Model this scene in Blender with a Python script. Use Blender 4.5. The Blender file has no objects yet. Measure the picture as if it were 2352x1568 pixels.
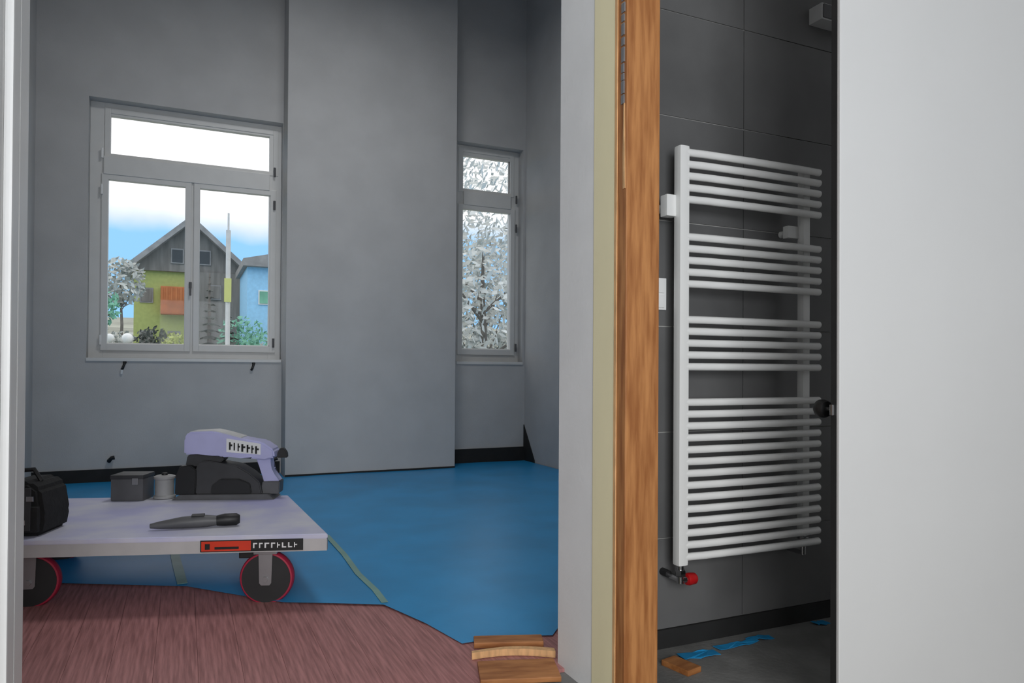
import bpy, bmesh, math, random
from mathutils import Vector, Matrix
random.seed(7)
scene = bpy.context.scene
C = scene.collection
R = math.radians

# ------------------------------------------------------------------ camera, sky, lights, exposure
cam_d = bpy.data.cameras.new('camera')
cam = bpy.data.objects.new('camera', cam_d); C.objects.link(cam)
cam_d.sensor_width = 36.0
cam_d.lens = 36.0 * 1650.0 / 2352.0
cam_d.shift_y = 49.0 / 2352.0
cam_d.clip_start = 0.05; cam_d.clip_end = 2000
cam.matrix_world = (Matrix.Translation((0, 0, 1.05)) @ Matrix.Rotation(-R(24.5), 4, 'Z')
                    @ Matrix.Rotation(R(90.5), 4, 'X') @ Matrix.Rotation(0.006, 4, 'Z'))
scene.camera = cam

world = bpy.data.worlds.new('sky'); scene.world = world
world.use_nodes = True
nt = world.node_tree; nt.nodes.clear()
wo = nt.nodes.new('ShaderNodeOutputWorld'); bg = nt.nodes.new('ShaderNodeBackground')
tc = nt.nodes.new('ShaderNodeTexCoord'); sx = nt.nodes.new('ShaderNodeSeparateXYZ')
nz = nt.nodes.new('ShaderNodeTexNoise'); nz.inputs['Scale'].default_value = 5.0; nz.inputs['Detail'].default_value = 5
ad = nt.nodes.new('ShaderNodeMath'); ad.operation = 'MULTIPLY_ADD'; ad.inputs[1].default_value = 0.07
rp = nt.nodes.new('ShaderNodeValToRGB')
rp.color_ramp.elements[0].position = 0.203; rp.color_ramp.elements[0].color = (0.29, 0.60, 0.96, 1)
rp.color_ramp.elements[1].position = 0.244; rp.color_ramp.elements[1].color = (1.12, 1.12, 1.12, 1)
e = rp.color_ramp.elements.new(0.222); e.color = (0.70, 0.80, 0.92, 1)
nt.links.new(tc.outputs['Generated'], sx.inputs[0]); nt.links.new(tc.outputs['Generated'], nz.inputs['Vector'])
nt.links.new(nz.outputs['Fac'], ad.inputs[0]); nt.links.new(sx.outputs['Z'], ad.inputs[2])
nt.links.new(ad.outputs[0], rp.inputs[0]); nt.links.new(rp.outputs[0], bg.inputs[0])
bg.inputs[1].default_value = 1.15
nt.links.new(bg.outputs[0], wo.inputs[0])

def area(name, loc, rot, sx_, sy_, power, col=(1, 1, 1)):
    d = bpy.data.lights.new(name, 'AREA'); d.shape = 'RECTANGLE'; d.size = sx_; d.size_y = sy_
    d.energy = power; d.color = col
    o = bpy.data.objects.new(name, d); C.objects.link(o); o.location = loc; o.rotation_euler = rot
    return o
# daylight entering through the hall window behind the camera
area('hall_window_daylight', (-0.1, -1.93, 1.6), (R(90), 0, 0), 1.95, 1.75, 124)
# added fill light to brighten the far room, out of view near its ceiling
area('room_fill_light', (1.0, 4.6, 4.86), (0, 0, 0), 0.9, 0.9, 44)

vs = scene.view_settings
vs.view_transform = 'Standard'; vs.look = 'None'; vs.exposure = 0.0; vs.gamma = 1.0; vs.use_curve_mapping = False

# ------------------------------------------------------------------ materials
def srgb(r, g, b):
    f = lambda c: (c / 255 / 12.92) if c / 255 <= 0.04045 else ((c / 255 + 0.055) / 1.055) ** 2.4
    return (f(r), f(g), f(b), 1)
MATS = {}
def mat(name, rgb, rough=0.7, metal=0.0, vary=0.08, scale=8.0, bump=0.0, bscale=60.0, stretch=(1, 1, 1), spec=0.5, rgb2=None):
    if name in MATS: return MATS[name]
    m = bpy.data.materials.new(name); m.use_nodes = True
    n = m.node_tree; b = n.nodes['Principled BSDF']
    b.inputs['Roughness'].default_value = rough; b.inputs['Metallic'].default_value = metal
    b.inputs['Specular IOR Level'].default_value = spec
    t = n.nodes.new('ShaderNodeTexCoord'); mp = n.nodes.new('ShaderNodeMapping'); mp.inputs['Scale'].default_value = stretch
    no = n.nodes.new('ShaderNodeTexNoise'); no.inputs['Scale'].default_value = scale; no.inputs['Detail'].default_value = 6
    cr = n.nodes.new('ShaderNodeValToRGB')
    c = srgb(*rgb)
    if rgb2: lo, hi = c, srgb(*rgb2)
    else:
        lo = tuple(x * (1 - vary) for x in c[:3]) + (1,); hi = tuple(min(1, x * (1 + vary)) for x in c[:3]) + (1,)
    cr.color_ramp.elements[0].position = 0.35; cr.color_ramp.elements[0].color = lo
    cr.color_ramp.elements[1].position = 0.65; cr.color_ramp.elements[1].color = hi
    n.links.new(t.outputs['Object'], mp.inputs[0]); n.links.new(mp.outputs[0], no.inputs['Vector'])
    n.links.new(no.outputs['Fac'], cr.inputs[0]); n.links.new(cr.outputs[0], b.inputs['Base Color'])
    if bump:
        n2 = n.nodes.new('ShaderNodeTexNoise'); n2.inputs['Scale'].default_value = bscale; n2.inputs['Detail'].default_value = 4
        bp = n.nodes.new('ShaderNodeBump'); bp.inputs['Strength'].default_value = bump; bp.inputs['Distance'].default_value = 0.01
        n.links.new(mp.outputs[0], n2.inputs['Vector']); n.links.new(n2.outputs['Fac'], bp.inputs['Height'])
        n.links.new(bp.outputs[0], b.inputs['Normal'])
    MATS[name] = m; return m

plaster = mat('plaster', (188, 188, 188), 0.9, vary=0.04, scale=3, bump=0.12, bscale=90)
reveal_plaster = mat('reveal_plaster', (232, 232, 231), 0.85, vary=0.03, scale=4, bump=0.08)
white_paint = mat('white_paint', (232, 232, 231), 0.45, vary=0.02)
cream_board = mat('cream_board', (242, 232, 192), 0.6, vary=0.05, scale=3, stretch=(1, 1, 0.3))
frame_white = mat('frame_white', (214, 214, 212), 0.4, vary=0.02)
wood = mat('wood', (148, 92, 48), 0.5, scale=9, stretch=(6, 6, 0.55), bump=0.06, bscale=14, rgb2=(186, 128, 76))
wood_pale = mat('wood_pale', (214, 168, 118), 0.6, scale=14, stretch=(4, 4, 1), vary=0.15)
wood_flat = mat('wood_flat', (140, 84, 40), 0.6, scale=8, stretch=(1, 5, 5), rgb2=(176, 118, 68))
plank_m = mat('floor_plank', (140, 92, 90), 0.55, scale=10, stretch=(9, 0.5, 1), rgb2=(180, 124, 122), bump=0.1, bscale=40)
concrete = mat('concrete', (112, 112, 110), 0.8, vary=0.18, scale=7, bump=0.25, bscale=50)
film_m = mat('blue_film', (30, 142, 200), 0.38, vary=0.10, scale=2.2, bump=0.12, bscale=9)
tape_m = mat('tape', (122, 160, 150), 0.4, vary=0.1)
tile_m = mat('tile', (98, 98, 98), 0.42, vary=0.16, scale=2.4)
grout = mat('grout', (176, 176, 172), 0.9)
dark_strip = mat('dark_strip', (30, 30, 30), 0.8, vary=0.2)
enamel = mat('enamel', (238, 238, 236), 0.3, vary=0.01)
chrome = mat('chrome', (190, 190, 192), 0.2, metal=1.0, vary=0.02)
red_m = mat('red_plastic', (176, 16, 20), 0.4)
black_m = mat('black_plastic', (22, 22, 23), 0.5, vary=0.2)
dark_m = mat('dark_plastic', (52, 52, 54), 0.55, vary=0.15)
dark2_m = mat('dark_metal', (84, 84, 86), 0.5, vary=0.15)
bluegrey = mat('blue_grey_paint', (176, 176, 214), 0.4, vary=0.06, scale=6)
deck_m = mat('deck', (176, 176, 212), 0.6, vary=0.12, scale=3, rgb2=(205, 205, 214))
deck_edge = mat('deck_edge', (178, 176, 176), 0.6, vary=0.06)
rubber_red = mat('red_tread', (165, 30, 60), 0.55, vary=0.1)
rubber = mat('wheel_rubber', (34, 34, 35), 0.6)
steel = mat('steel', (150, 150, 152), 0.4, metal=0.6, vary=0.05)
orange_m = mat('orange_print', (206, 52, 20), 0.5)
white_print = mat('white_print', (225, 225, 225), 0.5)
black_print = mat('black_print', (14, 14, 14), 0.5)
greybox = mat('grey_box', (190, 190, 190), 0.5)
fabric = mat('black_fabric', (26, 26, 27), 0.9, vary=0.25, scale=20, bump=0.3)

def glass_mat():
    m = bpy.data.materials.new('window_glass'); m.use_nodes = True; n = m.node_tree; n.nodes.clear()
    o = n.nodes.new('ShaderNodeOutputMaterial'); t = n.nodes.new('ShaderNodeBsdfTransparent'); g = n.nodes.new('ShaderNodeBsdfGlossy')
    g.inputs['Roughness'].default_value = 0.02; mx = n.nodes.new('ShaderNodeMixShader'); mx.inputs[0].default_value = 0.003
    n.links.new(t.outputs[0], mx.inputs[1]); n.links.new(g.outputs[0], mx.inputs[2]); n.links.new(mx.outputs[0], o.inputs[0])
    return m
glass = glass_mat()

# ------------------------------------------------------------------ mesh helpers
def bx(bm, x0, y0, z0, x1, y1, z1, bev=0.0):
    vs_ = [bm.verts.new(p) for p in ((x0, y0, z0), (x1, y0, z0), (x1, y1, z0), (x0, y1, z0), (x0, y0, z1), (x1, y0, z1), (x1, y1, z1), (x0, y1, z1))]
    fs = [bm.faces.new([vs_[i] for i in f]) for f in ((3, 2, 1, 0), (4, 5, 6, 7), (0, 1, 5, 4), (1, 2, 6, 5), (2, 3, 7, 6), (3, 0, 4, 7))]
    if bev:
        bmesh.ops.bevel(bm, geom=list({e for f in fs for e in f.edges}), offset=bev, segments=2, affect='EDGES', profile=0.7)
def box(x0, y0, z0, x1, y1, z1, bev=0.0):
    bm = bmesh.new(); bx(bm, x0, y0, z0, x1, y1, z1, bev); return bm
def prism(bm, poly, axis, a, b):
    """poly of 2-D points extruded along an axis from a to b"""
    def P(p, t): return {'x': (t, p[0], p[1]), 'y': (p[0], t, p[1]), 'z': (p[0], p[1], t)}[axis]
    lo = [bm.verts.new(P(p, a)) for p in poly]; hi = [bm.verts.new(P(p, b)) for p in poly]
    n = len(poly)
    bm.faces.new(lo[::-1]); bm.faces.new(hi)
    for i in range(n): bm.faces.new((lo[i], lo[(i + 1) % n], hi[(i + 1) % n], hi[i]))
def tube(bm, pts, r, seg=12, cap=True):
    pts = [Vector(p) for p in pts]; rings = []
    rr = r if isinstance(r, (list, tuple)) else [r] * len(pts)
    for i, p in enumerate(pts):
        d = (pts[min(i + 1, len(pts) - 1)] - pts[max(i - 1, 0)]).normalized()
        up = Vector((0, 0, 1)) if abs(d.z) < 0.95 else Vector((1, 0, 0))
        a = d.cross(up).normalized(); b = d.cross(a)
        rings.append([bm.verts.new(p + (a * math.cos(t) + b * math.sin(t)) * rr[i]) for t in [2 * math.pi * k / seg for k in range(seg)]])
    for i in range(len(rings) - 1):
        for k in range(seg):
            bm.faces.new((rings[i][k], rings[i][(k + 1) % seg], rings[i + 1][(k + 1) % seg], rings[i + 1][k]))
    if cap: bm.faces.new(rings[0][::-1]); bm.faces.new(rings[-1])
def lathe(bm, prof, seg=32, M=None):
    """profile of (r, h) spun about local z"""
    M = M or Matrix(); rings = []
    for r, h in prof:
        rings.append([bm.verts.new(M @ Vector((r * math.cos(t), r * math.sin(t), h))) for t in [2 * math.pi * k / seg for k in range(seg)]])
    for i in range(len(rings) - 1):
        for k in range(seg): bm.faces.new((rings[i][k], rings[i][(k + 1) % seg], rings[i + 1][(k + 1) % seg], rings[i + 1][k]))
    bm.faces.new(rings[0][::-1]); bm.faces.new(rings[-1])
def obj(name, bm, m, parent=None, smooth=False):
    bmesh.ops.recalc_face_normals(bm, faces=bm.faces)
    me = bpy.data.meshes.new(name); bm.to_mesh(me); bm.free(); me.materials.append(m)
    if smooth:
        me.polygons.foreach_set('use_smooth', [True] * len(me.polygons)); me.set_sharp_from_angle(angle=R(40))
    o = bpy.data.objects.new(name, me); C.objects.link(o)
    if parent: o.parent = parent
    return o
def share(name, src, parent, loc=(0, 0, 0)):
    o = bpy.data.objects.new(name, src.data); C.objects.link(o); o.parent = parent; o.location = loc; return o
def tag(o, label, cat, group=None):
    o['label'] = label; o['category'] = cat
    if group: o['group'] = group
    return o
def thing(name, label, cat, loc=(0, 0, 0), rz=0, group=None):
    o = bpy.data.objects.new(name, None); o.empty_display_size = 0.1; C.objects.link(o)
    o.location = loc; o.rotation_euler = (0, 0, rz); return tag(o, label, cat, group)
def struct(name, bm, m, label=None):
    o = obj(name, bm, m); o['kind'] = 'structure'
    if label: o['label'] = label
    return o

# ------------------------------------------------------------------ the setting
YW, YR = 7.4, 2.25            # window wall, back of the doorway
ROOM_H, HALL_H = 5.4, 3.1
# floor slab under everything, bare concrete in the hall
fl = struct('floor', box(-2.3, -2.1, -0.2, 3.7, 7.7, 0.0), concrete, 'bare grey screed floor')
# reddish floorboards of the room, running towards the windows
bmp = box(-0.0692, 0, 0, 0.0692, 5.18, 0.012, 0.001)
first = None
for i in range(34):
    x = -1.13 + 0.139 * i
    if first is None:
        first = obj('floor_plank', bmp, plank_m, fl); first.location = (x, 2.2, 0)
    elif x > 1.26: share('floor_plank', first, fl, (x, 2.352, 0)).scale.y = 0.972
    else: share('floor_plank', first, fl, (x, 2.2, 0))
ZF = 0.013

# window wall with two openings
LW = (-0.80, 0.868, 1.13, 3.47)     # x0 x1 z0 z1
RW = (2.70, 3.50, 1.13, 3.55)
bm = bmesh.new()
for a in ((-1.4, LW[0], -0.0, ROOM_H), (LW[1], RW[0], 0, ROOM_H), (RW[1], 3.75, 0, ROOM_H),
          (LW[0], LW[1], 0, LW[2]), (LW[0], LW[1], LW[3], ROOM_H), (RW[0], RW[1], 0, RW[2]), (RW[0], RW[1], RW[3], ROOM_H)):
    bx(bm, a[0], YW, a[2], a[1], YW + 0.32, a[3])
struct('wall_back', bm, plaster, 'grey-white plastered window wall')
struct('wall_chimney_breast', box(0.872, 7.08, 0, 2.575, YW, ROOM_H), plaster, 'plastered wall projection between the two windows')
struct('wall_room_right', box(3.53, 2.35, 0, 3.75, YW, ROOM_H), plaster)
struct('wall_room_left', box(-1.4, 2.25, 0, -1.2, YW, ROOM_H), plaster)
bm = bmesh.new()
bx(bm, -1.4, 1.9, HALL_H, 3.75, 2.25, ROOM_H); bx(bm, -2.3, 1.9, 0, -0.391, 2.25, HALL_H); bx(bm, -0.391, 1.9, 2.8, 1.215, 2.25, HALL_H)
struct('wall_doorway', bm, reveal_plaster, 'white plastered wall with the wide doorway')
struct('ceiling_room', box(-1.4, 1.9, ROOM_H, 3.75, YW + 0.32, ROOM_H + 0.1), plaster)
# stub of wall to the right of the doorway
struct('wall_door_pier', box(1.21, 2.02, 0, 1.335, 2.25, HALL_H), reveal_plaster, 'white plastered door reveal')
tw = struct('wall_tiled', box(1.335, 2.246, 0, 3.75, 2.35, HALL_H), grout, 'dark grey tiled wall')
# tiles
TWd, THt = 0.80, 0.40
src = None
for ix in range(-1, 4):
    for iz in range(8):
        x0 = 1.338 + 0.0 + (ix * TWd - 0.098); z0 = 0.01 + iz * 0.402
        xa, xb = max(x0 + 0.002, 1.338), min(x0 + TWd - 0.002, 3.74)
        za, zb = max(z0 + 0.002, 0.072), min(z0 + 0.400, HALL_H)
        if xb - xa < 0.02 or zb - za < 0.02: continue
        obj('tile', box(xa, 2.24, za, xb, 2.2465, zb, 0.001), tile_m, tw)
struct('wall_hall_right', box(3.55, -2.1, 0, 3.75, 2.25, HALL_H), plaster)
struct('wall_hall_left', box(-2.3, -2.1, 0, -2.1, 1.9, HALL_H), plaster)
bm = bmesh.new()
for a in ((-2.3, -1.1, 0, HALL_H), (0.9, 3.75, 0, HALL_H), (-1.1, 0.9, 0, 0.7), (-1.1, 0.9, 2.5, HALL_H)):
    bx(bm, a[0], -2.1, a[2], a[1], -1.95, a[3])
struct('wall_hall_back', bm, plaster)
struct('ceiling_hall', box(-2.3, -2.1, HALL_H, 3.75, 1.9, HALL_H + 0.1), plaster)
# dark sealing strips at the wall foot, plus dark pieces standing in for shade
struct('baseboard_back', box(-1.2, YW - 0.012, 0, 0.86, YW, 0.13), dark_strip, 'black sealing strip at the foot of the window wall')
struct('baseboard_right_window', box(2.58, YW - 0.02, 0, 3.53, YW, 0.17), dark_strip, 'black sealing strip below the narrow window')
struct('baseboard_chimney_breast', box(0.872, 7.072, 0, 2.575, 7.08, 0.035), dark_strip)
bm = bmesh.new(); prism(bm, [(YW, 0), (YW, 0.42), (YW - 0.28, 0.04), (YW - 0.28, 0)], 'x', 3.52, 3.53)  # thin dark wedge drawn as the shadow on the right wall
struct('shadow_room_right', bm, dark_strip, 'dark triangle standing in for the shadow in the room corner')
struct('shadow_gap_tiled', box(1.336, 2.232, 0, 3.55, 2.246, 0.07), dark_strip, 'black strip standing in for the shadow gap at the foot of the tiled wall')  # dark colour stands in for the shaded gap below the tiles

# left door jamb: rounded white corner bead strips
struct('trim_1', box(-0.391, 2.15, 0, -0.380, 2.252, 2.8, 0.003), white_paint, 'white painted jamb strip')
struct('trim_2', box(-0.391, 2.02, 0, -0.372, 2.10, 2.8, 0.006), white_paint, 'white painted jamb stop')
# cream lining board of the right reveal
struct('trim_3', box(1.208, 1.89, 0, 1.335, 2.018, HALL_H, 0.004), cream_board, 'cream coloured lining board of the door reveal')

# wooden door post
dp = thing('door_post', 'orange-brown wooden door post standing between doorway and tiled wall', 'door post', (1.27, 1.86, 0))
obj('post', box(-0.06, -0.03, 0, 0.062, 0.03, HALL_H, 0.004), wood, dp)
obj('edge_bead', box(-0.063, 0.018, 0, -0.059, 0.031, HALL_H), wood_pale, dp)
bm = bmesh.new()
random.seed(3)
z = 1.86
while z < 2.6:
    h = random.uniform(0.02, 0.05); bx(bm, -0.064, -0.020 + random.uniform(-0.002, 0.002), z, -0.0595, -0.004, z + h, 0.001); z += h + random.uniform(0.002, 0.008)
obj('hinge_plate', bm, steel, dp)['label'] = 'worn grey metal strip'
bm = bmesh.new(); prism(bm, [(-0.026, 1.60), (-0.014, 1.60), (-0.013, 1.70), (-0.016, 1.86), (-0.021, 1.86), (-0.024, 1.7)], 'x', -0.0625, -0.0595)  # thin pale strip on the post, narrower towards the top
obj('pale_strip', bm, wood_pale, dp)['label'] = 'pale narrow strip'

# ------------------------------------------------------------------ windows
def ring(bm, x0, x1, z0, z1, w, y0, y1, wb=None, bev=0.006):
    wb = wb or w
    bx(bm, x0, y0, z0, x0 + w, y1, z1, bev); bx(bm, x1 - w, y0, z0, x1, y1, z1, bev)
    bx(bm, x0 + w - 0.002, y0, z0, x1 - w + 0.002, y1, z0 + wb, bev); bx(bm, x0 + w - 0.002, y0, z1 - w, x1 - w + 0.002, y1, z1, bev)
def window(name, label, op, sashes, top, zb, zt):
    x0, x1, z0, z1 = op
    wr = bpy.data.objects.new(name, None); C.objects.link(wr); wr['kind'] = 'structure'; wr['label'] = label
    ya, yb = YW + 0.10, YW + 0.18
    bm = bmesh.new(); ring(bm, x0, x1, z0, z1, 0.115, ya + 0.02, yb)
    if len(sashes) > 1: bx(bm, sashes[0][1] + 0.03, ya + 0.022, z0 + 0.10, sashes[1][0] - 0.03, yb, zt + 0.1)
    tz0, tz1 = zt + 0.045, top[2] - 0.03
    bx(bm, x0 + 0.112, ya - 0.01, tz0, x1 - 0.112, yb, tz1, 0.008)
    obj('window_frame', bm, frame_white, wr)
    # fanlight
    tx0, tx1, tzb, tzt = top
    bm = bmesh.new(); ring(bm, tx0 - 0.05, tx1 + 0.05, tzb - 0.04, tzt + 0.035, 0.05, ya + 0.01, yb - 0.02, 0.04)
    fa = obj('fanlight_sash', bm, frame_white, wr)
    obj('pane', box(tx0 - 0.01, ya + 0.035, tzb - 0.01, tx1 + 0.01, ya + 0.041, tzt + 0.01), glass, fa)
    for i, (sx0, sx1) in enumerate(sashes):
        bm = bmesh.new(); ring(bm, sx0 - 0.055, sx1 + 0.055, zb - 0.065, zt + 0.055, 0.055, ya, yb - 0.01, 0.065)
        s = obj('sash', bm, frame_white, wr)
        obj('pane', box(sx0 - 0.01, ya + 0.035, zb - 0.01, sx1 + 0.01, ya + 0.041, zt + 0.01), glass, s)
        obj('glazing_bead', box(sx0 - 0.005, ya + 0.02, zb - 0.004, sx1 + 0.005, ya + 0.034, zb + 0.008), white_paint, s)
    return wr
w1 = window('window_1', 'large white window with two sashes and a fanlight', LW, [(-0.648, -0.008), (0.122, 0.765)], (-0.634, 0.787, 3.005, 3.39), 1.262, 2.765)
bm = bmesh.new(); bx(bm, 0.03, YW + 0.075, 1.80, 0.055, YW + 0.10, 1.86, 0.004); bx(bm, 0.034, YW + 0.06, 1.73, 0.052, YW + 0.075, 1.85, 0.004)
obj('window_handle', bm, dark2_m, w1)
for x in (-0.70, 0.80):
    bm = bmesh.new()
    for z in (1.25, 2.62, 2.95): tube(bm, [(x, YW + 0.085, z), (x, YW + 0.085, z + 0.09)], 0.011)
    obj('hinge', bm, dark2_m if x > 0 else white_paint, w1)
w2 = window('window_2', 'narrow white window in the corner with tree behind', RW, [(2.806, 3.39)], (2.806, 3.385, 3.065, 3.49), 1.272, 2.835)
bm = bmesh.new()
for z in (1.25, 2.62, 2.95): tube(bm, [(3.455, YW + 0.085, z), (3.455, YW + 0.085, z + 0.09)], 0.011)
obj('hinge', bm, dark2_m, w2)
# sills
struct('trim_4', box(LW[0], YW - 0.015, LW[2] - 0.03, LW[1], YW + 0.11, LW[2], 0.004), frame_white, 'window sill of the two-sash window')
struct('trim_5', box(RW[0], YW - 0.015, RW[2] - 0.03, RW[1], YW + 0.11, RW[2], 0.004), frame_white, 'window sill of the narrow window')
# sill hooks
for x, lab in ((-0.505, 'small black sill hook with a white tip below the left sash'), (0.60, 'small black sill hook below the right sash')):
    t = thing('sill_hook', lab, 'hook', (x, YW, 1.06))
    bm = bmesh.new(); tube(bm, [(0.01, -0.006, 0.03), (0.008, -0.018, 0.015), (-0.004, -0.022, -0.02), (-0.012, -0.015, -0.035)], 0.012, 8)
    obj('arm', bm, black_m, t, True)
    bm = bmesh.new(); lathe(bm, [(0.014, 0), (0.016, 0.004), (0.014, 0.008)], 12, Matrix.Translation((0.01, 0, 0.03)) @ Matrix.Rotation(R(90), 4, 'X'))
    obj('plate', bm, black_m, t)
    if x < 0:
        bm = bmesh.new(); tube(bm, [(-0.012, -0.015, -0.035), (-0.014, -0.012, -0.075)], [0.012, 0.009], 8); obj('tip', bm, white_paint, t, True)
# cable ends at the wall foot
for (x, y, z, lab) in ((-0.61, YW, 0.20, 'black cable end sticking out of the wall under the large window'), (0.79, YW, 0.13, 'black cable end sticking out beside the wall projection')):
    bm = bmesh.new(); tube(bm, [(x, y + 0.01, z), (x, y - 0.03, z + 0.005), (x + 0.02, y - 0.045, z + 0.03), (x + 0.045, y - 0.045, z + 0.035)], 0.018, 8)
    tag(obj('cable_end', bm, black_m, None, True), lab, 'cable')

# ------------------------------------------------------------------ blue film on the floor
def in_poly(x, y, P):
    c = False
    for i in range(len(P)):
        x1, y1 = P[i]; x2, y2 = P[i - 1]
        if (y1 > y) != (y2 > y) and x < (x2 - x1) * (y - y1) / (y2 - y1) + x1: c = not c
    return c
FILM = [(-1.19, 4.25), (-0.70, 4.1), (0.02, 3.72), (0.40, 3.30), (0.80, 3.09), (0.90, 2.80), (0.96, 2.545), (1.10, 2.545), (1.21, 2.52), (1.31, 2.48), (1.44, 2.62), (3.52, 2.62), (3.52, 7.37), (2.58, 7.37), (2.58, 7.065), (0.865, 7.065), (0.865, 7.38), (-1.19, 7.38)]
bm = bmesh.new()
f = bm.faces.new([bm.verts.new((x, y, 0)) for x, y in FILM])
bmesh.ops.triangulate(bm, faces=[f])
for _ in range(5):
    bmesh.ops.subdivide_edges(bm, edges=[e for e in bm.edges if e.calc_length() > 0.12], cuts=1, use_grid_fill=False)
    bmesh.ops.triangulate(bm, faces=bm.faces[:])
for v in bm.verts:
    x, y = v.co.x, v.co.y
    v.co.z = ZF + 0.004 + 0.0022 * (math.sin(5.1 * x + 2 * math.sin(1.3 * y)) + math.sin(3.7 * y + 2.6 * math.sin(2.1 * x)))* 0.5 + 0.0012
film = tag(obj('floor_film', bm, film_m, None, True), 'glossy blue protective film covering the floor of the far room', 'floor film')
def strip(P, w, name, par):
    bm = bmesh.new(); n = len(P)
    L = []
    for i, (x, y) in enumerate(P):
        a = Vector(P[min(i + 1, n - 1)]) - Vector(P[max(i - 1, 0)]); a.normalize(); q = Vector((-a.y, a.x)) * w / 2
        L.append((bm.verts.new((x + q.x, y + q.y, ZF + 0.0088)), bm.verts.new((x - q.x, y - q.y, ZF + 0.0088))))
    for i in range(n - 1): bm.faces.new((L[i][0], L[i][1], L[i + 1][1], L[i + 1][0]))
    g = bmesh.ops.extrude_face_region(bm, geom=bm.faces[:])
    bmesh.ops.translate(bm, verts=[v for v in g['geom'] if isinstance(v, bmesh.types.BMVert)], vec=(0, 0, 0.0012))
    return obj(name, bm, tape_m, par)
strip([(0.805, 4.5), (0.812, 4.0), (0.80, 3.6), (0.815, 3.3), (0.81, 3.11)], 0.030, 'tape_seam', film)
strip([(-0.05, 4.6), (-0.03, 4.2), (0.0, 3.76)], 0.045, 'tape_seam', film)
# torn film scraps by the tiled wall
random.seed(11)
for i, (x, y, L, w, a, lab) in enumerate(((1.735, 2.13, 0.16, 0.05, -4, 'torn blue film scrap beside the foot of the wooden post'), (1.93, 2.15, 0.20, 0.035, 6, 'narrow torn blue film scrap under the towel radiator'), (2.06, 2.165, 0.11, 0.03, -8, 'short torn blue film scrap below the radiator valve'), (2.42, 2.19, 0.07, 0.04, 5, 'tiny blue film scrap near the white door leaf'))):
    bm = bmesh.new(); N = 7
    T = [(L * (k / N - .5), w * .5 + random.uniform(-.008, .008)) for k in range(N + 1)] + [(L * (.5 - k / N), -w * .5 + random.uniform(-.008, .008)) for k in range(N + 1)]
    prism(bm, T, 'z', 0, 0.002)
    for v in bm.verts: v.co.z += 0.003 * (1 + math.sin(v.co.x * 60 + i))
    o = tag(obj('film_scrap', bm, film_m), lab, 'film scrap', 'blue film scraps along the tiled wall'); o.location = (x, y, 0.0); o.rotation_euler.z = R(a)

# wooden threshold pieces in the doorway corner
bm = box(-0.135, -0.036, 0, 0.125, 0.036, 0.022, 0.004)
o = tag(obj('wood_board', bm, wood_flat), 'brown wooden threshold board lying at the edge of the blue film', 'board'); o.location = (1.125, 2.475, ZF); o.rotation_euler.z = R(-20)
bm = bmesh.new(); P = []
for k in range(11):
    t = k / 10; P.append((-0.16 + 0.30 * t, 0.03 * math.sin(math.pi * t)))
Q = [(x, y - 0.026 - 0.006 * math.sin(9 * x)) for x, y in P][::-1]
prism(bm, P + Q, 'z', 0, 0.024)
o = tag(obj('wood_strip', bm, wood_pale), 'pale curved wooden strip in front of the threshold board', 'wood strip'); o.location = (1.10, 2.365, ZF); o.rotation_euler.z = R(-18)
bm = box(-0.15, -0.10, 0, 0.12, 0.055, 0.018, 0.004)
o = tag(obj('wood_board', bm, wood_flat), 'wide brown board at the foot of the white door reveal', 'board'); o.location = (1.065, 2.24, ZF); o.rotation_euler.z = R(-18)
bm = box(-0.035, -0.06, 0, 0.035, 0.06, 0.02, 0.003)
o = tag(obj('wood_offcut', bm, wood_flat), 'small wooden offcut on the screed behind the door post', 'offcut'); o.location = (1.60, 2.06, 0); o.rotation_euler.z = R(12)

# ------------------------------------------------------------------ towel radiator
rad = thing('towel_radiator', 'white towel radiator with many horizontal bars on the dark tiled wall', 'radiator', (1.66, 2.236, 0))
bm = bmesh.new(); bx(bm, -0.022, -0.112, 0.335, 0.022, -0.072, 1.875, 0.012); obj('upright', bm, enamel, rad, True)
bm = bmesh.new(); bx(bm, 0.602, -0.095, 0.385, 0.640, -0.060, 1.872, 0.012); obj('upright', bm, enamel, rad, True)
zs = [1.852 - 0.0433 * k for k in range(5)] + [1.541 - 0.0433 * k for k in range(5)] + [1.236 - 0.0433 * k for k in range(5)] + [0.932 - 0.0436 * k for k in range(14)]
bm = bmesh.new()
tube(bm, [(0.01, -0.098, 0), (0.10, -0.106, 0), (0.32, -0.112, 0), (0.55, -0.112, 0), (0.672, -0.108, 0)], 0.0142, 14)
b0 = obj('bar', bm, enamel, rad, True); b0.location = (0, 0, zs[0])
for z in zs[1:]: share('bar', b0, rad, (0, 0, z))
bm = bmesh.new(); bx(bm, -0.062, -0.086, 1.615, -0.012, -0.045, 1.695, 0.006); tube(bm, [(-0.036, -0.05, 1.655), (-0.036, 0.0, 1.655)], 0.016)
obj('bracket', bm, enamel, rad, True)
bm = bmesh.new(); bx(bm, 0.545, -0.07, 1.585, 0.61, -0.04, 1.635, 0.005); tube(bm, [(0.575, -0.05, 1.61), (0.575, 0.0, 1.61)], 0.014)
obj('bracket', bm, enamel, rad, True)
bm = bmesh.new(); tube(bm, [(0.0, -0.092, 0.336), (0.0, -0.092, 0.27)], 0.013); lathe(bm, [(0.017, 0), (0.02, 0.005), (0.02, 0.02), (0.017, 0.025)], 6, Matrix.Translation((0, -0.092, 0.295)))
tube(bm, [(0.0, -0.092, 0.282), (0.0, -0.04, 0.282), (0.0, 0.0, 0.282)], 0.011); tube(bm, [(0, -0.092, 0.282), (0.025, -0.096, 0.282)], 0.012)
v1 = obj('valve', bm, chrome, rad, True); v1['label'] = 'chrome radiator valve'
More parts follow.
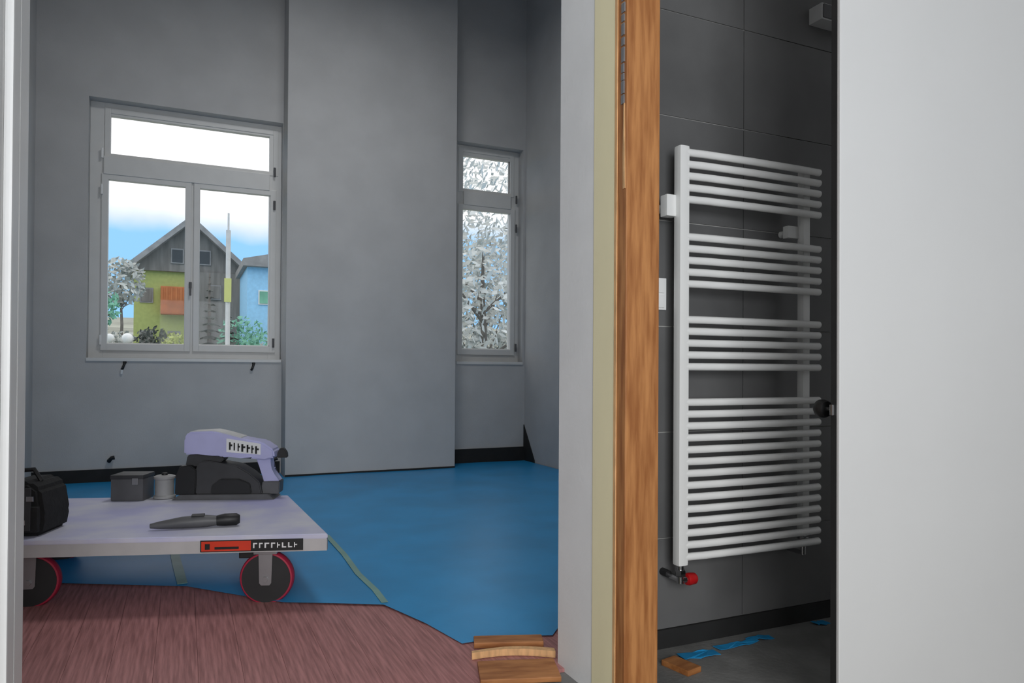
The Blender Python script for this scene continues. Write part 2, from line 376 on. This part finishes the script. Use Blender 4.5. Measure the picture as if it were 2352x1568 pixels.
bm = bmesh.new(); lathe(bm, [(0.012, 0), (0.021, 0.003), (0.023, 0.012), (0.021, 0.038), (0.016, 0.044)], 16, Matrix.Translation((0.022, -0.096, 0.282)) @ Matrix.Rotation(R(90), 4, 'Y'))
obj('valve_cap', bm, red_m, v1, True)['label'] = 'red valve cap'
bm = bmesh.new(); tube(bm, [(0.621, -0.078, 0.386), (0.621, -0.078, 0.31)], 0.010); lathe(bm, [(0.022, 0), (0.022, 0.012)], 16, Matrix.Translation((0.621, -0.078, 0.372)))
tube(bm, [(0.621, -0.078, 0.315), (0.621, 0.0, 0.315)], 0.009)
obj('valve', bm, chrome, rad, True)['label'] = 'slim chrome lockshield valve'

# light switch and trunking box, small wall plug
sw = thing('light_switch', 'white double light switch on the tiled wall behind the wooden post', 'light switch', (1.615, 2.24, 1.337))
obj('cover_plate', box(-0.04, -0.010, -0.06, 0.042, 0, 0.06, 0.003), white_paint, sw)
for z in (-0.028, 0.028): obj('rocker', box(-0.028, -0.015, z - 0.024, 0.03, -0.009, z + 0.024, 0.002), white_paint, sw)
cb = thing('trunking_box', 'light grey junction box high on the tiled wall above the radiator', 'junction box', (2.394, 2.24, 2.513))
obj('housing', box(0, -0.068, 0, 0.26, 0, 0.068, 0.003), greybox, cb)
obj('lid', box(0.006, -0.074, 0.006, 0.254, -0.067, 0.062, 0.002), dark2_m, cb)
tag(obj('pipe_stub', (lambda b: (tube(b, [(1.65, 2.245, 0.29), (1.65, 2.20, 0.29)], 0.014), b)[1])(bmesh.new()), black_m), 'black pipe stub in the tiled wall left of the red valve', 'pipe')

# ------------------------------------------------------------------ white door leaf
dl = thing('door_leaf', 'plain white door leaf with its edge coloured as shade standing open beside the radiator', 'door', (1.668, 1.45, 0), R(-9))
obj('panel', box(0.0, 0, 0.02, 0.98, 0.012, 2.75, 0.004), mat('door_paint', (206, 206, 205), 0.5, vary=0.015, scale=2), dl)
obj('core', box(0.0, 0.012, 0.02, 0.98, 0.034, 2.75), dark_strip, dl)['label'] = 'core edge coloured dark as shade'  # dark edge colour stands in for the shade beside the leaf
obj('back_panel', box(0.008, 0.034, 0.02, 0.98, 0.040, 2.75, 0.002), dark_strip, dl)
bm = bmesh.new(); lathe(bm, [(0.026, 0), (0.026, 0.006), (0.022, 0.009)], 20, Matrix.Translation((0.045, 0.040, 0.938)) @ Matrix.Rotation(R(-90), 4, 'X'))
hd = obj('rosette', bm, chrome, dl, True)
bm = bmesh.new(); tube(bm, [(0.045, 0.045, 0.938), (0.045, 0.11, 0.938)], 0.008, 10); obj('stem', bm, chrome, hd, True)
bm = bmesh.new(); lathe(bm, [(0.012, 0.06), (0.022, 0.064), (0.027, 0.076), (0.027, 0.092), (0.020, 0.102), (0.01, 0.105)], 24, Matrix.Translation((0.045, 0.040, 0.938)) @ Matrix.Rotation(R(-90), 4, 'X'))
obj('knob', bm, black_m, hd, True)['label'] = 'black round door knob'
obj('latch', box(-0.010, 0.017, 0.925, 0.004, 0.028, 0.955, 0.002), chrome, dl)

# ------------------------------------------------------------------ platform trolley
FR, BR, BL, FLc = (0.58, 3.215), (0.545, 4.27), (-0.72, 4.68), (-0.70, 3.615)
tr = thing('platform_trolley', 'low platform trolley with grey deck and a red-rimmed caster', 'trolley', (0, 3.9, 0))
def T(p): return (p[0], p[1] - 3.9)
bm = bmesh.new(); prism(bm, [T(FR), T(BR), T(BL), T(FLc)], 'z', 0.300, 0.322)
bmesh.ops.bevel(bm, geom=bm.edges[:], offset=0.004, segments=2, affect='EDGES'); obj('deck', bm, deck_m, tr)
def rail(a, b, inset, w, z0, z1):
    a, b = Vector(T(a)), Vector(T(b)); d = (b - a).normalized(); q = Vector((-d.y, d.x))
    a0, b0 = a + d * inset + q * 0.004, b - d * inset + q * 0.004
    bm = bmesh.new(); prism(bm, [tuple(a0), tuple(b0), tuple(b0 + q * w), tuple(a0 + q * w)], 'z', z0, z1)
    return bm
for a, b in ((FR, BR), (BR, BL), (BL, FLc), (FLc, FR)):
    obj('side_rail', rail(a, b, 0.004 if a in (BR, FLc) else 0.035, 0.03, 0.247, 0.300), deck_edge, tr)
# label on the front rail: orange and black field, then black field with pale worn lettering marks
d = (Vector(FR) - Vector(FLc)).normalized(); ang = math.atan2(d.y, d.x)
def front(s, zz, off=0.0):   # s metres back from the front right corner
    p = Vector(T(FR)) - d * s + Vector((d.y, -d.x)) * off
    return (p.x, p.y, zz)
def plate(name, s0, s1, z0, z1, off, m, par):
    bm = box(-s0, 0, z0, -s1, 0.003, z1); bmesh.ops.transform(bm, matrix=Matrix.Translation(front(0, 0, off)) @ Matrix.Rotation(ang, 4, 'Z'), verts=bm.verts)
    return obj(name, bm, m, par)
lb = plate('label_plate', 0.535, 0.105, 0.254, 0.304, 0.004, black_print, tr); lb['label'] = 'long label plate, orange-red left half and black right half'
plate('label_field', 0.530, 0.325, 0.258, 0.300, 0.006, orange_m, lb)
plate('label_mark', 0.475, 0.375, 0.266, 0.276, 0.008, black_print, lb); plate('label_mark', 0.515, 0.495, 0.266, 0.290, 0.008, black_print, lb)
random.seed(5); s = 0.315
while s > 0.13:
    w = random.uniform(0.012, 0.02)
    plate('label_mark', s, s - w * 0.32, 0.268, 0.290, 0.008, white_print, lb)
    plate('label_mark', s - w * 0.32, s - w, 0.268 + random.choice((0, 0.009, 0.017)), 0.273 + random.choice((0.001, 0.009, 0.017)), 0.008, white_print, lb) if False else None
    zz = random.choice((0.268, 0.277, 0.285)); plate('label_mark', s - w * 0.32, s - w, zz, zz + 0.005, 0.008, white_print, lb)
    s -= w + 0.008
# casters
def caster(x, y, face):
    M = Matrix.Translation((x, y - 3.9, 0.117)) @ Matrix.Rotation(face, 4, 'Z') @ Matrix.Rotation(R(90), 4, 'X')
    bm = bmesh.new(); lathe(bm, [(0.100, -0.024), (0.112, -0.022), (0.117, -0.014), (0.117, 0.014), (0.112, 0.022), (0.100, 0.024)], 40, M)
    w = obj('caster_wheel', bm, rubber_red, tr, True); w['label'] = 'dark wheel with a red tread'
    bm = bmesh.new(); lathe(bm, [(0.02, -0.029), (0.085, -0.026), (0.1055, -0.026), (0.1055, 0.026), (0.085, 0.026), (0.02, 0.029)], 40, M); obj('wheel_disc', bm, rubber, w, True)
    M2 = Matrix.Translation((x, y - 3.9, 0)) @ Matrix.Rotation(face, 4, 'Z')
    bm = bmesh.new()
    for sgn in (-1, 1):
        b2 = bmesh.new(); P = [(-0.026, 0.1), (-0.018, 0.09), (0.018, 0.09), (0.026, 0.1), (0.030, 0.232), (-0.030, 0.232)]
        prism(bm, P, 'y', sgn * 0.033, sgn * 0.038); b2.free()
    bx(bm, -0.05, -0.045, 0.228, 0.05, 0.045, 0.247, 0.003)
    tube(bm, [(0, -0.046, 0.117), (0, 0.046, 0.117)], 0.013, 6)
    bmesh.ops.transform(bm, matrix=M2, verts=bm.verts); obj('caster_fork', bm, steel, w)
    bm = bmesh.new(); bx(bm, -0.12, -0.02, 0.205, -0.04, 0.02, 0.245, 0.006); bmesh.ops.transform(bm, matrix=M2, verts=bm.verts); obj('brake_pedal', bm, black_m, w)
caster(0.345, 3.375, R(-20)); caster(-0.60, 3.72, R(-8)); caster(0.42, 4.15, R(35)); caster(-0.60, 4.52, R(10))

# machine on the trolley, local x along its front
mc = thing('power_tool', 'grey-blue and black power tool with tilted head standing on the trolley deck', 'power tool', (0.085, 4.40, 0.322), R(-20))
def lx(u): return (u - 460) / 403.0
def lz(v): return (1136 - v) / 403.0
def mprism(name, uv, y0, y1, m, bev=0.0, par=mc):
    bm = bmesh.new(); prism(bm, [(lx(u), lz(v)) for u, v in uv], 'y', y0, y1)
    if bev: bmesh.ops.bevel(bm, geom=bm.edges[:], offset=bev, segments=2, affect='EDGES')
    return obj(name, bm, m, par, True)
mprism('base_plate', [(412, 1136), (634, 1136), (620, 1124), (430, 1124)], -0.10, 0.06, dark2_m, 0.003)
mprism('motor_housing', [(462, 1125), (606, 1125), (600, 1098), (578, 1078), (552, 1062), (520, 1056), (490, 1050), (470, 1052), (462, 1066)], -0.085, 0.05, dark_m, 0.006)
mprism('motor_cover', [(496, 1122), (584, 1122), (580, 1100), (556, 1090), (516, 1090), (498, 1104)], -0.098, -0.08, black_m, 0.004)
mprism('blade_guard', [(418, 1125), (462, 1125), (464, 1070), (450, 1060), (428, 1062), (419, 1084)], -0.09, 0.04, black_m, 0.005)
mprism('tilt_arm', [(436, 1062), (500, 1066), (520, 1048), (512, 1030), (470, 1026), (440, 1040)], -0.06, 0.03, dark_m, 0.005)
hdm = mprism('tool_head', [(438, 1036), (438, 1000), (446, 986), (500, 984), (524, 990), (560, 1000), (606, 1008), (632, 1026), (634, 1044), (612, 1046), (586, 1046), (560, 1040), (520, 1042), (500, 1034)], -0.10, 0.045, bluegrey, 0.010)
mprism('top_cap', [(446, 988), (450, 985), (500, 982), (526, 988), (560, 998), (560, 1003), (520, 996), (446, 996)], -0.085, 0.03, greybox, 0.002, hdm)
mprism('rear_strut', [(588, 1046), (620, 1044), (622, 1072), (640, 1098), (606, 1100), (598, 1072)], -0.05, 0.03, bluegrey, 0.004)
mprism('strut_foot', [(604, 1098), (642, 1098), (640, 1126), (600, 1126)], -0.06, 0.04, dark2_m, 0.004)
mprism('knob', [(634, 1046), (634, 1036), (640, 1024), (648, 1024), (655, 1034), (656, 1046)], -0.045, -0.005, black_m, 0.004)
nl = mprism('name_plate', [(530, 1000), (604, 1012), (604, 1036), (530, 1030)], -0.104, -0.099, white_print, 0.0)
random.seed(9); u = 536
while u < 596:
    w = random.uniform(5, 9); v = 1003 + (u - 530) * 0.16
    mprism('label_mark', [(u, v + 4), (u + w * .5, v + 4), (u + w * .5, v + 21), (u, v + 21)], -0.1065, -0.1035, black_print, 0, nl)
    if random.random() < .7: mprism('label_mark', [(u, v + 9), (u + w, v + 9), (u + w, v + 13), (u, v + 13)], -0.1065, -0.1035, black_print, 0, nl)
    u += w + 3
# boxes and spool next to it
o = thing('tool_case', 'dark grey tool case next to the power tool on the trolley', 'tool case', (-0.245, 4.50, 0.322), R(-20))
obj('body', box(-0.085, -0.10, 0, 0.085, 0.05, 0.125, 0.012), dark2_m, o, True)
obj('lid', box(-0.087, -0.102, 0.118, 0.087, 0.052, 0.142, 0.008), dark_m, o, True)
obj('clasp', box(0.03, -0.108, 0.09, 0.06, -0.10, 0.125, 0.002), steel, o)
o = thing('wire_spool', 'grey spool standing between tool case and black blade guard', 'spool', (-0.095, 4.44, 0.322), R(-20))
bm = bmesh.new(); lathe(bm, [(0.045, 0), (0.058, 0.004), (0.058, 0.014), (0.05, 0.02), (0.05, 0.105), (0.056, 0.11), (0.056, 0.122), (0.04, 0.128)], 24); obj('drum', bm, mat('spool_grey', (150, 150, 150), 0.6), o, True)
bm = bmesh.new(); lathe(bm, [(0.012, 0), (0.016, 0.002), (0.016, 0.012), (0.010, 0.016)], 16, Matrix.Translation((0, 0, 0.126))); obj('core', bm, black_m, o, True)

# dark hand tool lying on the deck
ht = thing('hand_tool', 'dark slender hand tool lying flat on the trolley deck', 'hand tool', (0.055, 3.56, 0.322), R(-6))
bm = bmesh.new(); tube(bm, [(-0.19, 0, 0.020), (-0.15, 0, 0.022), (-0.06, 0, 0.028), (0.03, 0, 0.030), (0.09, 0.0, 0.028)], [0.010, 0.017, 0.026, 0.028, 0.022], 14)
obj('body', bm, dark2_m, ht, True)
bm = bmesh.new(); tube(bm, [(0.085, 0, 0.028), (0.12, 0, 0.03), (0.17, 0, 0.03), (0.185, 0, 0.03)], [0.023, 0.028, 0.027, 0.018], 14); obj('grip', bm, black_m, ht, True)
bm = bmesh.new(); bx(bm, -0.02, -0.018, 0.054, 0.035, 0.018, 0.062, 0.004); obj('switch', bm, black_m, ht)

# black tool bag at the left end of the deck
bg_ = thing('tool_bag', 'black fabric tool bag with buckles on the left end of the trolley', 'bag', (-0.615, 3.78, 0.322), R(-18))
bm = bmesh.new(); prism(bm, [(-0.10, 0), (0.10, 0), (0.115, 0.08), (0.095, 0.20), (0.05, 0.235), (-0.06, 0.23), (-0.11, 0.19), (-0.115, 0.08)], 'y', -0.12, 0.12)
bmesh.ops.bevel(bm, geom=bm.edges[:], offset=0.016, segments=2, affect='EDGES'); obj('body', bm, fabric, bg_, True)
obj('pocket', box(-0.02, -0.142, 0.02, 0.10, -0.115, 0.13, 0.01), fabric, bg_, True)
bm = bmesh.new(); tube(bm, [(-0.08, -0.03, 0.215), (-0.06, -0.03, 0.27), (0.03, -0.03, 0.275), (0.06, -0.03, 0.225)], 0.010, 8); obj('handle', bm, black_m, bg_, True)
obj('strap', box(0.05, -0.147, 0.03, 0.075, -0.139, 0.21, 0.002), dark_m, bg_)
for z, x in ((0.055, 0.03), (0.155, 0.06)): obj('buckle', box(x, -0.153, z, x + 0.028, -0.146, z + 0.022, 0.002), chrome, bg_)

# added fixture for the room fill light (above the view): shallow white pendant
lp = thing('added_pendant', 'added shallow white pendant holding the room fill light', 'lamp', (1.0, 4.6, 4.87))
obj('shade', box(-0.48, -0.48, 0.0, 0.48, 0.48, 0.06, 0.01), white_paint, lp)
bm = bmesh.new(); tube(bm, [(0, 0, 0.05), (0, 0, ROOM_H - 4.87)], 0.008, 8); obj('cord', bm, black_m, lp)

# ------------------------------------------------------------------ outside the windows
grass = mat('meadow', (150, 152, 140), 0.95, vary=0.25, scale=0.35)
chal_wood = mat('weathered_boards', (128, 126, 122), 0.9, vary=0.2, scale=2, stretch=(3, 3, 0.4))
chal_wall = mat('olive_plaster', (176, 186, 116), 0.9, vary=0.06)
chal_orange = mat('orange_boards', (192, 120, 76), 0.8, vary=0.12, scale=3)
roof_m = mat('roof_shingle', (150, 150, 150), 0.9, vary=0.15, scale=3)
dark_out = mat('dark_glass', (60, 64, 66), 0.3, vary=0.1)
blue_wall = mat('pale_blue_plaster', (160, 214, 250), 0.8, vary=0.06)
pole_m = mat('galvanised', (205, 205, 203), 0.5, vary=0.05)
yellow_m = mat('yellow_sign', (206, 210, 132), 0.5, vary=0.03)
leaf_pale = mat('pale_leaves', (212, 214, 210), 0.7, vary=0.25, scale=1.5)
leaf_green = mat('green_leaves', (118, 176, 152), 0.8, vary=0.25, scale=1.5)
leaf_grey = mat('grey_leaves', (186, 190, 186), 0.8, vary=0.25, scale=1.5)
leaf_dark = mat('dark_needles', (84, 90, 86), 0.9, vary=0.3, scale=1.5)
bark = mat('bark', (120, 114, 108), 0.9, vary=0.2)
# hillside meadow rising away from the house
bm = bmesh.new(); prism(bm, [(7.9, -0.6), (14, -0.5), (24, 1.2), (40, 2.3), (90, 6.5), (90, -3), (7.9, -3)], 'x', -60, 90)
mo = obj('ground', bm, grass); mo['kind'] = 'structure'; mo['label'] = 'grey-green hillside outside the windows'

def leaves(bm, c, rad_, n, s, seed, squash=(1, 1, 1)):
    rg = random.Random(seed)
    for _ in range(n):
        while True:
            p = Vector((rg.uniform(-1, 1), rg.uniform(-1, 1), rg.uniform(-1, 1)))
            if p.length <= 1: break
        p = Vector(c) + Vector((p.x * rad_ * squash[0], p.y * rad_ * squash[1], p.z * rad_ * squash[2]))
        a = Vector((rg.gauss(0, 1), rg.gauss(0, 1), rg.gauss(0, 1))).normalized(); b = a.orthogonal().normalized()
        k = s * rg.uniform(.6, 1.3)
        vs_ = [bm.verts.new(p + q) for q in (a * k, b * k * .5, -a * k, -b * k * .5)]; bm.faces.new(vs_)
def tree(name, label, x, y, z, h, crown, m, seed, n=500, s=0.2, squash=(1, 1, 1), group=None, tr_r=0.12):
    t = thing(name, label, 'tree', (x, y, z), 0, group)
    bm = bmesh.new(); rg = random.Random(seed)
    tube(bm, [(0, 0, -0.3), (0.05, 0, h * .4), (0, 0.05, h * .8), (0, 0, h)], [tr_r, tr_r * .8, tr_r * .5, tr_r * .2], 8)
    for k in range(7):
        a = rg.uniform(0, 6.28); z0 = h * rg.uniform(.4, .8); L = crown * rg.uniform(.5, .9)
        tube(bm, [(0, 0, z0), (L * .6 * math.cos(a), L * .6 * math.sin(a), z0 + L * .4), (L * math.cos(a), L * math.sin(a), z0 + L * .8)], [tr_r * .35, tr_r * .2, tr_r * .08], 6)
    obj('trunk', bm, bark, t, True)
    bm = bmesh.new(); leaves(bm, (0, 0, h), crown, n, s, seed, squash); o = obj('foliage', bm, m, t); o['kind'] = 'stuff'
    return t
# gabled house beyond the large window
ch = thing('chalet', 'olive gabled house with weathered board gable and orange balcony beyond the large window', 'house', (0.2, 32.0, 2.0))
obj('wall', box(-2.05, 0, -1.5, 2.05, 6.5, 2.9), chal_wall, ch)
bm = bmesh.new(); prism(bm, [(-2.1, 2.88), (2.1, 2.88), (2.1, 3.05), (0.0, 4.85), (-2.1, 3.05)], 'y', -0.2, 6.5); obj('gable', bm, chal_wood, ch)
for sgn in (-1, 1):
    bm = bmesh.new(); prism(bm, [(sgn * 2.35, 2.72), (0, 4.85), (0, 5.1), (sgn * 2.35, 2.97)], 'y', -0.7, 6.9); obj('roof_slope', bm, roof_m, ch)
obj('balcony', box(-1.09, -0.5, 1.15, -0.1, -0.0, 2.25, 0.03), chal_orange, ch)
for k in range(6): obj('baluster', box(-1.07 + 0.17 * k, -0.53, 1.2, -1.0 + 0.17 * k, -0.49, 2.2), chal_orange, ch)
obj('board_wing', box(0.2, -0.3, -1.5, 2.08, 0.0, 2.9), chal_wood, ch)
for (x, z, y) in ((-1.6, 1.9, 0.0), (-1.6, 0.2, 0.0), (-0.6, 0.2, 0.0), (-0.5, 3.5, -0.2), (0.5, 3.5, -0.2), (0.9, 2.1, -0.3)):
    wv = obj('house_window', box(x - 0.24, y - 0.05, z - 0.30, x + 0.24, y, z + 0.30), roof_m, ch)
    obj('pane', box(x - 0.19, y - 0.07, z - 0.25, x + 0.19, y - 0.02, z + 0.25), dark_out if z > 3 else chal_wood, wv)
# pale blue house
bh = thing('blue_house', 'pale blue house with grey roof seen through the right sash', 'house', (1.95, 26.5, 1.6))
obj('wall', box(0, 0, -1.2, 3.6, 3.6, 3.0), blue_wall, bh)
bm = bmesh.new(); prism(bm, [(-0.15, 2.95), (3.8, 2.95), (3.8, 3.1), (0.8, 3.42), (-0.15, 3.2)], 'y', -0.3, 3.9); obj('roof', bm, roof_m, bh)
for x, z in ((0.55, 1.9), (1.5, 1.9)):
    wv = obj('house_window', box(x - 0.18, -0.05, z - 0.25, x + 0.18, 0, z + 0.25), white_paint, bh); obj('pane', box(x - 0.14, -0.07, z - 0.21, x + 0.14, -0.02, z + 0.21), leaf_green, wv)
# sign post
po = thing('sign_post', 'pale metal post with a yellow sign in front of the gabled house', 'post', (0.905, 18.0, 0.15))
bm = bmesh.new(); tube(bm, [(0, 0, 0), (0, 0, 4.1)], 0.055, 10); obj('pole', bm, pole_m, po, True)
obj('sign', box(-0.085, -0.08, 2.42, 0.07, -0.055, 2.97), yellow_m, po)
bm = bmesh.new(); tube(bm, [(0, 0, 4.05), (0, 0, 4.5)], 0.022, 8); obj('finial', bm, pole_m, po, True)
# globe lights
for x, lab in ((-2.17, 'small white globe light at the lower corner of the left sash'), (-1.67, 'white globe light on the meadow below the olive house')):
    g = thing('globe_light', lab, 'garden light', (x, 26.0, 1.3))
    bm = bmesh.new(); bmesh.ops.create_uvsphere(bm, u_segments=16, v_segments=10, radius=0.17 if x > -2 else 0.14); bmesh.ops.translate(bm, verts=bm.verts, vec=(0, 0, 0.66)); gm = bpy.data.materials.get('globe') or mat('globe', (250, 250, 250), 0.4, vary=0.0)
    b = gm.node_tree.nodes['Principled BSDF']; b.inputs['Roughness'].default_value = 0.3
    obj('globe', bm, gm, g, True)
    bm = bmesh.new(); tube(bm, [(0, 0, 0), (0, 0, 0.52)], 0.04, 8); obj('stem', bm, pole_m, g)
# vegetation
def conifer(label, x, y, z, h, r, m, seed, group=None):
    t = thing('conifer', label, 'tree', (x, y, z), 0, group)
    bm = bmesh.new(); tube(bm, [(0, 0, -0.2), (0, 0, h * .95)], [0.08, 0.02], 8); obj('trunk', bm, bark, t)
    bm = bmesh.new(); rg = random.Random(seed)
    for k in range(14):
        zz = h * (0.08 + 0.9 * k / 13); rr = r * (1.02 - k / 13)
        for j in range(9):
            a = rg.uniform(0, 6.28); L = rr * rg.uniform(.7, 1.1); p = Vector((0, 0, zz)); q = Vector((L * math.cos(a), L * math.sin(a), zz - L * .35)); n = Vector((-math.sin(a), math.cos(a), 0)) * L * .3
            bm.faces.new([bm.verts.new(c) for c in (p, q * .6 + p * .4 + n, q, q * .6 + p * .4 - n)])
    o = obj('needles', bm, m, t); o['kind'] = 'stuff'
conifer('tall dark conifer between olive house and sign post', 0.68, 24, 1.2, 2.9, 0.55, leaf_dark, 1)
conifer('shorter dark conifer just behind the sign post', 1.18, 23, 1.1, 2.1, 0.5, leaf_dark, 2)
tree('garden_tree', 'pale grey leafy tree left of the olive house', -2.05, 28.4, 1.5, 2.5, 0.8, leaf_grey, 3, 420, 0.14, (1, 1, 1.1), None, 0.06)
tree('garden_tree', 'small green tree at the left edge of the large window', -2.35, 25, 1.2, 1.7, 0.55, leaf_green, 4, 300, 0.11, (1, 1, 1.1), None, 0.05)
def shrub(label, x, y, z, r, m, seed, n=260, s=0.09):
    t = thing('shrub', label, 'shrub', (x, y, z))
    bm = bmesh.new(); rg = random.Random(seed)
    for k in range(5): tube(bm, [(0, 0, -0.1), (rg.uniform(-r, r) * .5, rg.uniform(-r, r) * .5, r)], [0.02, 0.006], 5)
    obj('stems', bm, bark, t)
    bm = bmesh.new(); leaves(bm, (0, 0, r * .8), r, n, s, seed, (1, 1, .9)); o = obj('foliage', bm, m, t); o['kind'] = 'stuff'
shrub('low grey shrub between the two globe lights', -1.92, 27.0, 1.4, 0.5, leaf_grey, 5)
shrub('low grey shrub in front of the olive wall', -0.95, 26.5, 1.38, 0.60, leaf_dark, 6)
shrub('yellow-olive shrub at the middle stile of the large window', -0.22, 25.2, 1.3, 0.5, chal_wall, 7)
shrub('round green shrub in front of the blue house', 1.95, 22.5, 1.1, 0.55, leaf_green, 8)
shrub('tall green shrub at the corner of the blue house', 1.75, 25.5, 1.3, 0.85, leaf_green, 9, 420)
shrub('low grey shrub right of the round green one', 2.7, 24.5, 1.25, 0.5, leaf_grey, 10)
tree('broadleaf_tree', 'big pale leafy tree filling the narrow corner window', 5.5, 13.5, -0.45, 3.9, 2.3, leaf_pale, 12, 3600, 0.10, (0.9, 0.8, 1.15), None, 0.10)
tree('broadleaf_tree', 'smaller grey-leaved tree low behind the narrow corner window', 7.1, 17.6, 0.0, 2.6, 1.9, leaf_grey, 13, 2800, 0.12, (1.1, 0.6, 1.1), None, 0.08)
